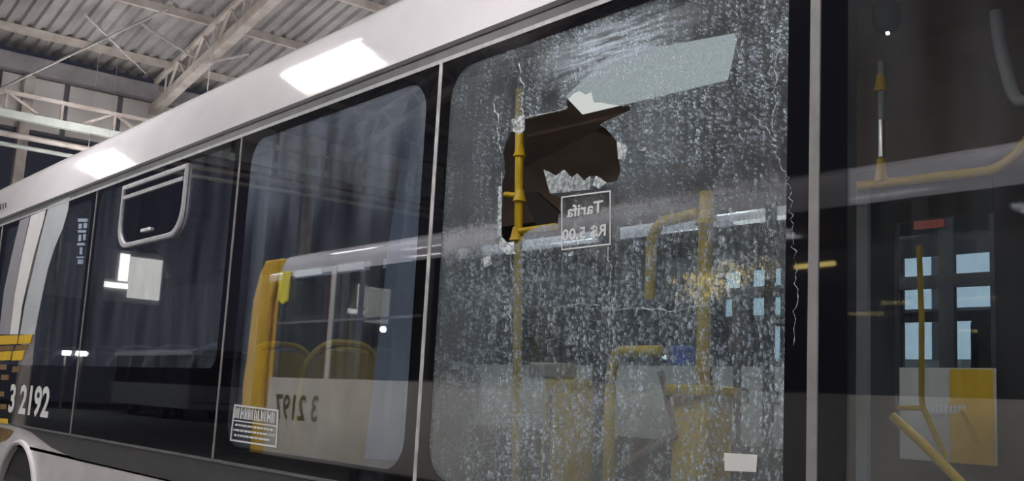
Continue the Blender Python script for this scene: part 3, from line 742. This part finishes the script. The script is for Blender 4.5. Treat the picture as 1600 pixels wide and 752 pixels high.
# cabin ceiling lamp, dark vent box next to it
q = [at(884,150,1.02), at(905,172,.92), at(1132,117,.92), at(1147,52,1.02), at(950,88,1.05)]
def quadbox(name, q, mat, thick, parent, **k):
    n = len(q); nn = (q[1]-q[0]).cross(q[2]-q[0]).normalized()
    if nn.y < 0: nn = -nn
    return MB().add([*q, *[p+nn*thick for p in q]], [tuple(range(n)), tuple(range(2*n-1, n-1, -1))] + [(i, (i+1) % n, (i+1) % n+n, i+n) for i in range(n)]).build(name, mat, parent, **k)
quadbox('ceiling_light', q, 'cabin_light', .03, bus, label='pale ceiling light panel')
# added strips hidden above the window header, brightening the cabin
for X in (-5.3, -3.9, -2.5, -1.1, .3, 1.7):
    MB().box((X-.6, .20, 3.055), (X+.6, .28, 3.075)).build('cabin_fill_strip', 'cabin_fill_strip', bus, label='slim added fill strip hidden above the windows')
# brown inner lining pieces seen through the hole
quadbox('lining_panel', [at(822,215,1.6), at(975,180,1.6), at(985,225,1.9), at(930,205,1.8), at(820,262,1.9)], 'inside_brown', .02, bus)
quadbox('lining_panel', [at(838,300,1.5), at(872,330,1.5), at(880,352,1.5), at(838,352,1.5), at(815,300,1.5)], 'inside_dark', .02, bus)
# --- passenger seats
def make_seat(shell, cloth, bar):
    s = bpy.data.objects.new('passenger_seat', None); col.objects.link(s); s.parent = bus
    def loc(x, y, z): return Vector((x, y, z)) + bus.location
    def sweepy(path, y0, y1, th, round_=.0):
        b = MB(); n = len(path); P = [Vector((x, 0, z)) for x, z in path]
        L = []
        for i, p in enumerate(P):
            t = (P[min(i+1, n-1)]-P[max(i-1, 0)]).normalized(); L.append(p + Vector((t.z, 0, -t.x))*th)
        m_ = 7; v = []
        for i in range(n):
            sh = 0 if i < n-4 else round_*(1-math.cos((i-(n-4))/3*math.pi/2))
            for j in range(m_):
                y = (y0+sh) + (y1-y0-2*sh)*j/(m_-1); v.append(loc(P[i].x, y, P[i].z))
            for j in range(m_):
                y = (y0+sh) + (y1-y0-2*sh)*j/(m_-1); v.append(loc(L[i].x, y, L[i].z))
        W = 2*m_; f = []
        for i in range(n-1):
            for j in range(m_-1):
                a = i*W+j; f.append((a, a+1, a+W+1, a+W)); a += m_; f.append((a+1, a, a+W, a+W+1))
            f += [(i*W, i*W+W, i*W+W+m_, i*W+m_), (i*W+m_-1, i*W+W-1, i*W+2*W-1, i*W+W+m_-1)]
        for i in (0, n-1):
            for j in range(m_-1): f.append((i*W+j, i*W+m_+j, i*W+m_+j+1, i*W+j+1))
        return b.add(v, f)
    path = [(-.42, 1.02), (-.2, 1.0), (-.06, 1.02), (-.01, 1.10), (.02, 1.25), (.05, 1.40), (.075, 1.50), (.09, 1.57), (.10, 1.62), (.105, 1.65)]
    sweepy(path, -.22, .22, .02, .09).build('seat_shell', shell, s, smooth=True)
    inner = [(x-.012, z+.012) for x, z in path[:-1]]
    sweepy(inner, -.18, .18, -.03, .07).build('seat_cushion', cloth, s, smooth=True)
    MB().tube(fillet([loc(.06, -.235, 1.25), loc(.11, -.235, 1.58), loc(.12, -.12, 1.69), loc(.12, .12, 1.69), loc(.11, .235, 1.58), loc(.06, .235, 1.25)], .09), .017, 8).build('grab_handle', bar, s, smooth=True)
    for y in (-.16, .16): MB().tube([loc(-.2, y, .98), loc(-.2, y, .60)], .02, 8).build('seat_leg', 'inside_dark', s, smooth=True)
    return s
proto = {'y': make_seat('seat_yellow', 'seat_cloth', 'rail_yellow'), 'd': make_seat('seat_dark', 'seat_cloth', 'inside_grey')}; used = set()
for X in (-5.78, -5.04, -6.55, -7.3, -8.05, -8.8, -9.55, -10.3):
    for Y in (.36, .82, 1.72, 2.18):
        if X == -5.04 and Y > .5: continue
        if X > -6 and Y > .9: continue
        k = 'y' if X > -6.2 else 'd'  # farther rows get dark shells, their silhouette put into the colour
        o = copy_tree(proto[k], bus) if k in used else proto[k]; used.add(k)
        o.location = (X-bus.location.x, Y-bus.location.y, 0)
# slim yellow fare pedestal with a cream box
a, b = at(862, 592, .75), at(906, 592, .75)
pd = MB().box((a.x, .70, .60), (b.x, .85, a.z)).build('fare_pedestal', 'seat_yellow', bus, bevel=.02)
MB().tube([(a.x+.05, .69, .8), (a.x+.06, .69, a.z-.05)], .012, 8).build('pedestal_groove', 'inside_brown', pd)
a, b = at(836, 567, .74), at(882, 592, .74)
MB().box((a.x, .70, b.z), (b.x, .82, a.z)).build('cream_box', 'bus_cream', pd, bevel=.012)

# ================================================================== OTHER BUSES
def simple_bus(name, label, x0, x1, yn, yf, zs, zw, zr, body, panes_x, low=.35, glassmat='far_glass', transom=None, open_far=True, roofmat='bus_white'):
    """yn = side towards the damaged bus, yf = other side"""
    s = 1 if yf > yn else -1
    b = thing(name, ((x0+x1)/2, (yn+yf)/2, 0), label, 'bus')
    W = abs(yf-yn)
    h = zr-zw
    pr = [(0, zw), (.0, zw+h*.45), (.02, zw+h*.8), (.07, zr), (.20, zr+.07), (.5, zr+.12), (W/2, zr+.14)]
    pr += [(W-y, z) for y, z in reversed(pr[:-1])]
    MB().sweep_x([(yn+s*y, z) for y, z in pr], x0, x1, .03*s).build('roof_shell', roofmat, b, smooth=True)
    for k, Y in enumerate((yn, yf)):
        d = s if k == 0 else -s
        MB().box((x0, Y, low), (x1, Y+d*.04, zs)).build('side_panel', body, b)
        for i, X in enumerate(panes_x):
            MB().box((X-.06, Y+d*.005, zs), (X+.06, Y+d*.05, zw)).build('window_post', 'inside_dark', b)
        for a, c in zip(panes_x, panes_x[1:]):
            MB().box((a+.06, Y+d*.01, zs), (c-.06, Y+d*.016, zw)).build('window_pane', glassmat, b)
            if transom: MB().box((a+.06, Y+d*.005, transom-.05), (c-.06, Y+d*.04, transom+.05)).build('window_transom', 'inside_dark', b)
    MB().box((x0, yn+s*.04, low+.25), (x1, yf-s*.04, low+.3)).build('cabin_floor', 'floor_rubber', b)
    MB().box((x0, yn+s*.05, zw-.01), (x1, yf-s*.05, zw+.02)).build('cabin_ceiling', 'inside_dark', b)
    for X in (x0, x1-.05): MB().box((X, min(yn, yf)+.04, low), (X+.05, max(yn, yf)-.04, zs)).build('end_wall', body, b)
    for X in (x0, x1-.05): MB().box((X, min(yn, yf)+.04, zs), (X+.05, max(yn, yf)-.04, zw+.02)).build('end_screen', 'inside_dark', b)
    for X in (x0+2.6, x1-3.0):
        wheel(b, X, yn+s*.16, side=-s); wheel(b, X, yf-s*.16, side=s)
    return b
# --- the bus parked opposite (seen mirrored in the windows)
YB = -3.86
B = simple_bus('parked_bus', 'white bus with yellow corner pillar parked opposite, mirrored in the windows', -12.85, .8, YB, YB-2.5, 1.60, 2.90, 3.15, 'bus_cream',
               [-12.7, -11.35, -10.70, -9.3, -7.9, -6.5, -5.1, -3.7, -2.3, -.9, .7], low=.62)
def onB(px, py, Y=3.86): p = at(px, py, Y); return Vector((p.x, -p.y, p.z))
q = [onB(*p) for p in ((446,404),(440,424),(425,470),(416,560),(412,600),(410,640),(382,640),(384,600),(390,560),(400,470),(410,430),(420,408))]
MB().prism([(p.x, p.z) for p in q], YB-.04, YB+.03).build('corner_pillar', 'bus_yellow', B, bevel=.02, label='yellow corner pillar')
MB().prism([(p.x, p.z) for p in q[5:7]+q[6:7]] if False else [(-13.35, .62), (-12.8, .62), (-12.8, 3.0), (-13.1, 2.9), (-13.4, 1.7)], YB-2.5, YB-.06).build('end_cap', 'bus_yellow', B)
text_part('digit', '3 2197', (-11.50, YB+.006, 1.09), (-1, 0, 0), (0, 0, 1), .30, 'ink', B, bold=.02, width=1.1, label='dark fleet number digit')
for a, b_ in ((465, 506), (531, 571)):
    p, q = onB(a, 418), onB(b_, 414)
    MB().box((p.x, YB-.01, 2.88), (q.x, YB+.012, 2.98)).build('window_blind', 'paper', B)
MB().box((-11.40, YB, 1.6), (-11.30, YB+.012, 2.95)).build('window_bar', 'bus_cream', B)
MB().box((-11.60, YB-.02, 1.9), (-11.44, YB-.01, 2.95)).build('red_strip', 'dark_red', B)
MB().box((-12.7, YB, 2.28), (-9.4, YB+.01, 2.31)).build('window_rail', 'trim_grey', B)
p, q = onB(452, 424, 3.80), onB(436, 424, 3.80)
MB().prism([(p.x, p.z), (onB(448,470,3.8).x, onB(448,470,3.8).z), (onB(441,476,3.8).x, onB(441,476,3.8).z), (onB(433,468,3.8).x, onB(433,468,3.8).z), (q.x, q.z)], YB+.02, YB+.05).build('strap', 'strap_yellow', B, bevel=.01, label='bright yellow strap')
for px in (556, 700, 820): 
    p = onB(px, 420, 4.6); MB().tube([(p.x, p.y, .9), (p.x, p.y, 2.93)], .025, 8).build('stanchion', 'rail_yellow', B, smooth=True)
for a, b_ in (((1068,449),(1122,448)), ((1120,428),(1197,425)), ((1245,418),(1306,412))):
    MB().tube([onB(*a, 5.0), onB(*b_, 5.0)], .020, 8).build('cabin_strip_light', 'warm_strip', B, smooth=True, label='warm strip light')
p = onB(602, 515, 4.4); MB().tube([p, p+Vector((0, .03, 0))], .035, 10).build('cabin_spot', 'flood', B)
for X in (-12.1, -11.0, -9.8, -8.6, -7.4):
    o = MB().prism(rrect(X-.03, .95, X+.12, 2.0, .06), YB-.9, YB-.35).build('seat_back', 'seat_dark', B, smooth=True)
# --- the bus beyond, seen through the damaged one
YC = 5.0
cx = lambda px: at(px, 577, YC).x
Cb = simple_bus('panelled_bus', 'white bus with a yellow side panel seen through the damaged bus', -15.5, 1.0, YC, YC+2.5, 1.85, 3.12, 3.30, 'bus_cream',
               [-15.4, -13.4, -11.6, -9.9, -8.4, -7.2, -6.05, at(1405,500,YC).x-.08, at(1478,500,YC).x, at(1560,500,YC).x, -2.2, -.6, .9], low=.45, transom=2.50)
MB().box((cx(1485), YC-.012, .6), (cx(1552), YC+.0, 1.84)).build('yellow_panel', 'bus_yellow', Cb, label='yellow body panel')
a = at(1430, 360, YC); b_ = at(1476, 342, YC)
MB().box((a.x, YC-.02, a.z), (b_.x, YC+.0, b_.z)).build('red_sign', 'red_sign', Cb, label='small red sign over the window')
text_part('digit', '3 22', (at(1158,628,YC).x, YC-.004, at(1158,630,YC).z), (1, 0, 0), (0, 0, 1), .13, 'ink', Cb, bold=.015, width=.42, label='dark fleet number digit')
for k in range(9):
    a = at(1450+k*7, 640, YC); MB().box((a.x, YC-.016, a.z-.03), (a.x+.022, YC-.012, a.z+.03)).build('small_lettering', 'decal_white', Cb)
for X in (-7.0, -6.2, -5.6, -4.4, -3.9, -9.0, -10.2):
    MB().prism(rrect(X-.10, 1.3, X+.14, 2.28+.1*math.sin(X*7), .08), YC+1.0, YC+1.45).build('seat_back', 'seat_dark', Cb, smooth=True)
# --- far bus in the yard (mirrored low in the window band)
Fb = simple_bus('yard_bus', 'distant white bus standing out in the dark yard', -53, -43.5, -15.4, -18.0, 1.5, 2.75, 2.95, 'bus_white_low',
               [-52.8, -51, -49, -47, -45, -43.7], low=.5)
# ================================================================== YARD
bl = thing('lit_office', (-9, 12.5, 0), 'low office building with a lit ribbon of windows behind the buses', 'building')
MB().box((-12.4, 12.1, 0), (6, 15, 2.38)).build('wall', 'plaster', bl); MB().box((-12.4, 12.1, 3.9), (6, 15, 5.2)).build('wall', 'plaster', bl)
X = -12.3; k = 0
while X < 5.8:
    wd = 1.35
    MB().box((X+.06, 12.14, 2.38), (X+wd-.06, 12.16, 3.9)).build('window', 'lit_window', bl)
    MB().box((X-.06, 12.08, 2.38), (X+.06, 12.3, 3.9)).build('window_post', 'steel_dark', bl)
    X += wd
MB().box((-12.3, 12.08, 3.02), (6, 12.14, 3.12)).build('window_transom', 'steel_dark', bl)
MB().box((-12.4, 12.2, 2.38), (6, 12.3, 3.9)).build('backing', 'plaster', bl)
gh = thing('gate_house', (-32, 8, 0), 'gate house with a lit upper window beyond the end of the hall', 'building')
MB().box((-34, 5.5, 0), (-30.1, 11, 6.0)).build('wall', 'plaster', gh)
for (pa, pb) in (((159,439),(200,452)), ((190,396),(200,440)), ((206,401),(250,470))):
    a, b_ = atx(*pa, -30), atx(*pb, -30)
    MB().box((-30.09, a.y, b_.z), (-30.04, b_.y, a.z)).build('window', 'lit_window_warm' if pa[0] > 203 else 'lit_window_bar', gh)
MB().box((-34.3, 5.2, 6.0), (-29.8, 11.3, 6.2)).build('roof', 'steel_dark', gh)
for k, (px, py, lb) in enumerate(((105,552,'yard floodlight on a post, left of the pair'), (129,553,'yard floodlight on a post, right of the pair'))):
    p = atx(px, py, -57); p = Vector((p.x, -p.y, p.z))
    t = thing('yard_light', (p.x, p.y, 0), lb, 'lamp', 'yard floodlights')
    MB().tube([(p.x-.12, p.y, 0), (p.x-.12, p.y, p.z+.1)], .05, 8).build('post', 'steel', t)
    MB().box((p.x-.1, p.y-.22, p.z-.14), (p.x-.02, p.y+.22, p.z+.14)).build('lamp_head', 'steel_dark', t)
    MB().box((p.x-.02, p.y-.18, p.z-.10), (p.x+.02, p.y+.18, p.z+.10)).build('lamp_glass', 'flood', t)

t = thing('yard_fill_mast', (-47, -11.0, 0), 'tall added mast light, out of view, brightening the distant bus', 'lamp')  # added light, set too high to be mirrored, for the distant bus
MB().tube([(-47, -10.5, 0), (-47, -10.5, 10.2)], [.11, .06], 10).build('mast', 'steel', t, smooth=True)
MB().box((-47.6, -11.6, 10.1), (-46.4, -10.4, 10.25)).build('lamp_head', 'steel_dark', t, bevel=.03)
MB().box((-47.5, -11.5, 10.05), (-46.5, -10.5, 10.1)).build('lamp_glass', 'flood', t)
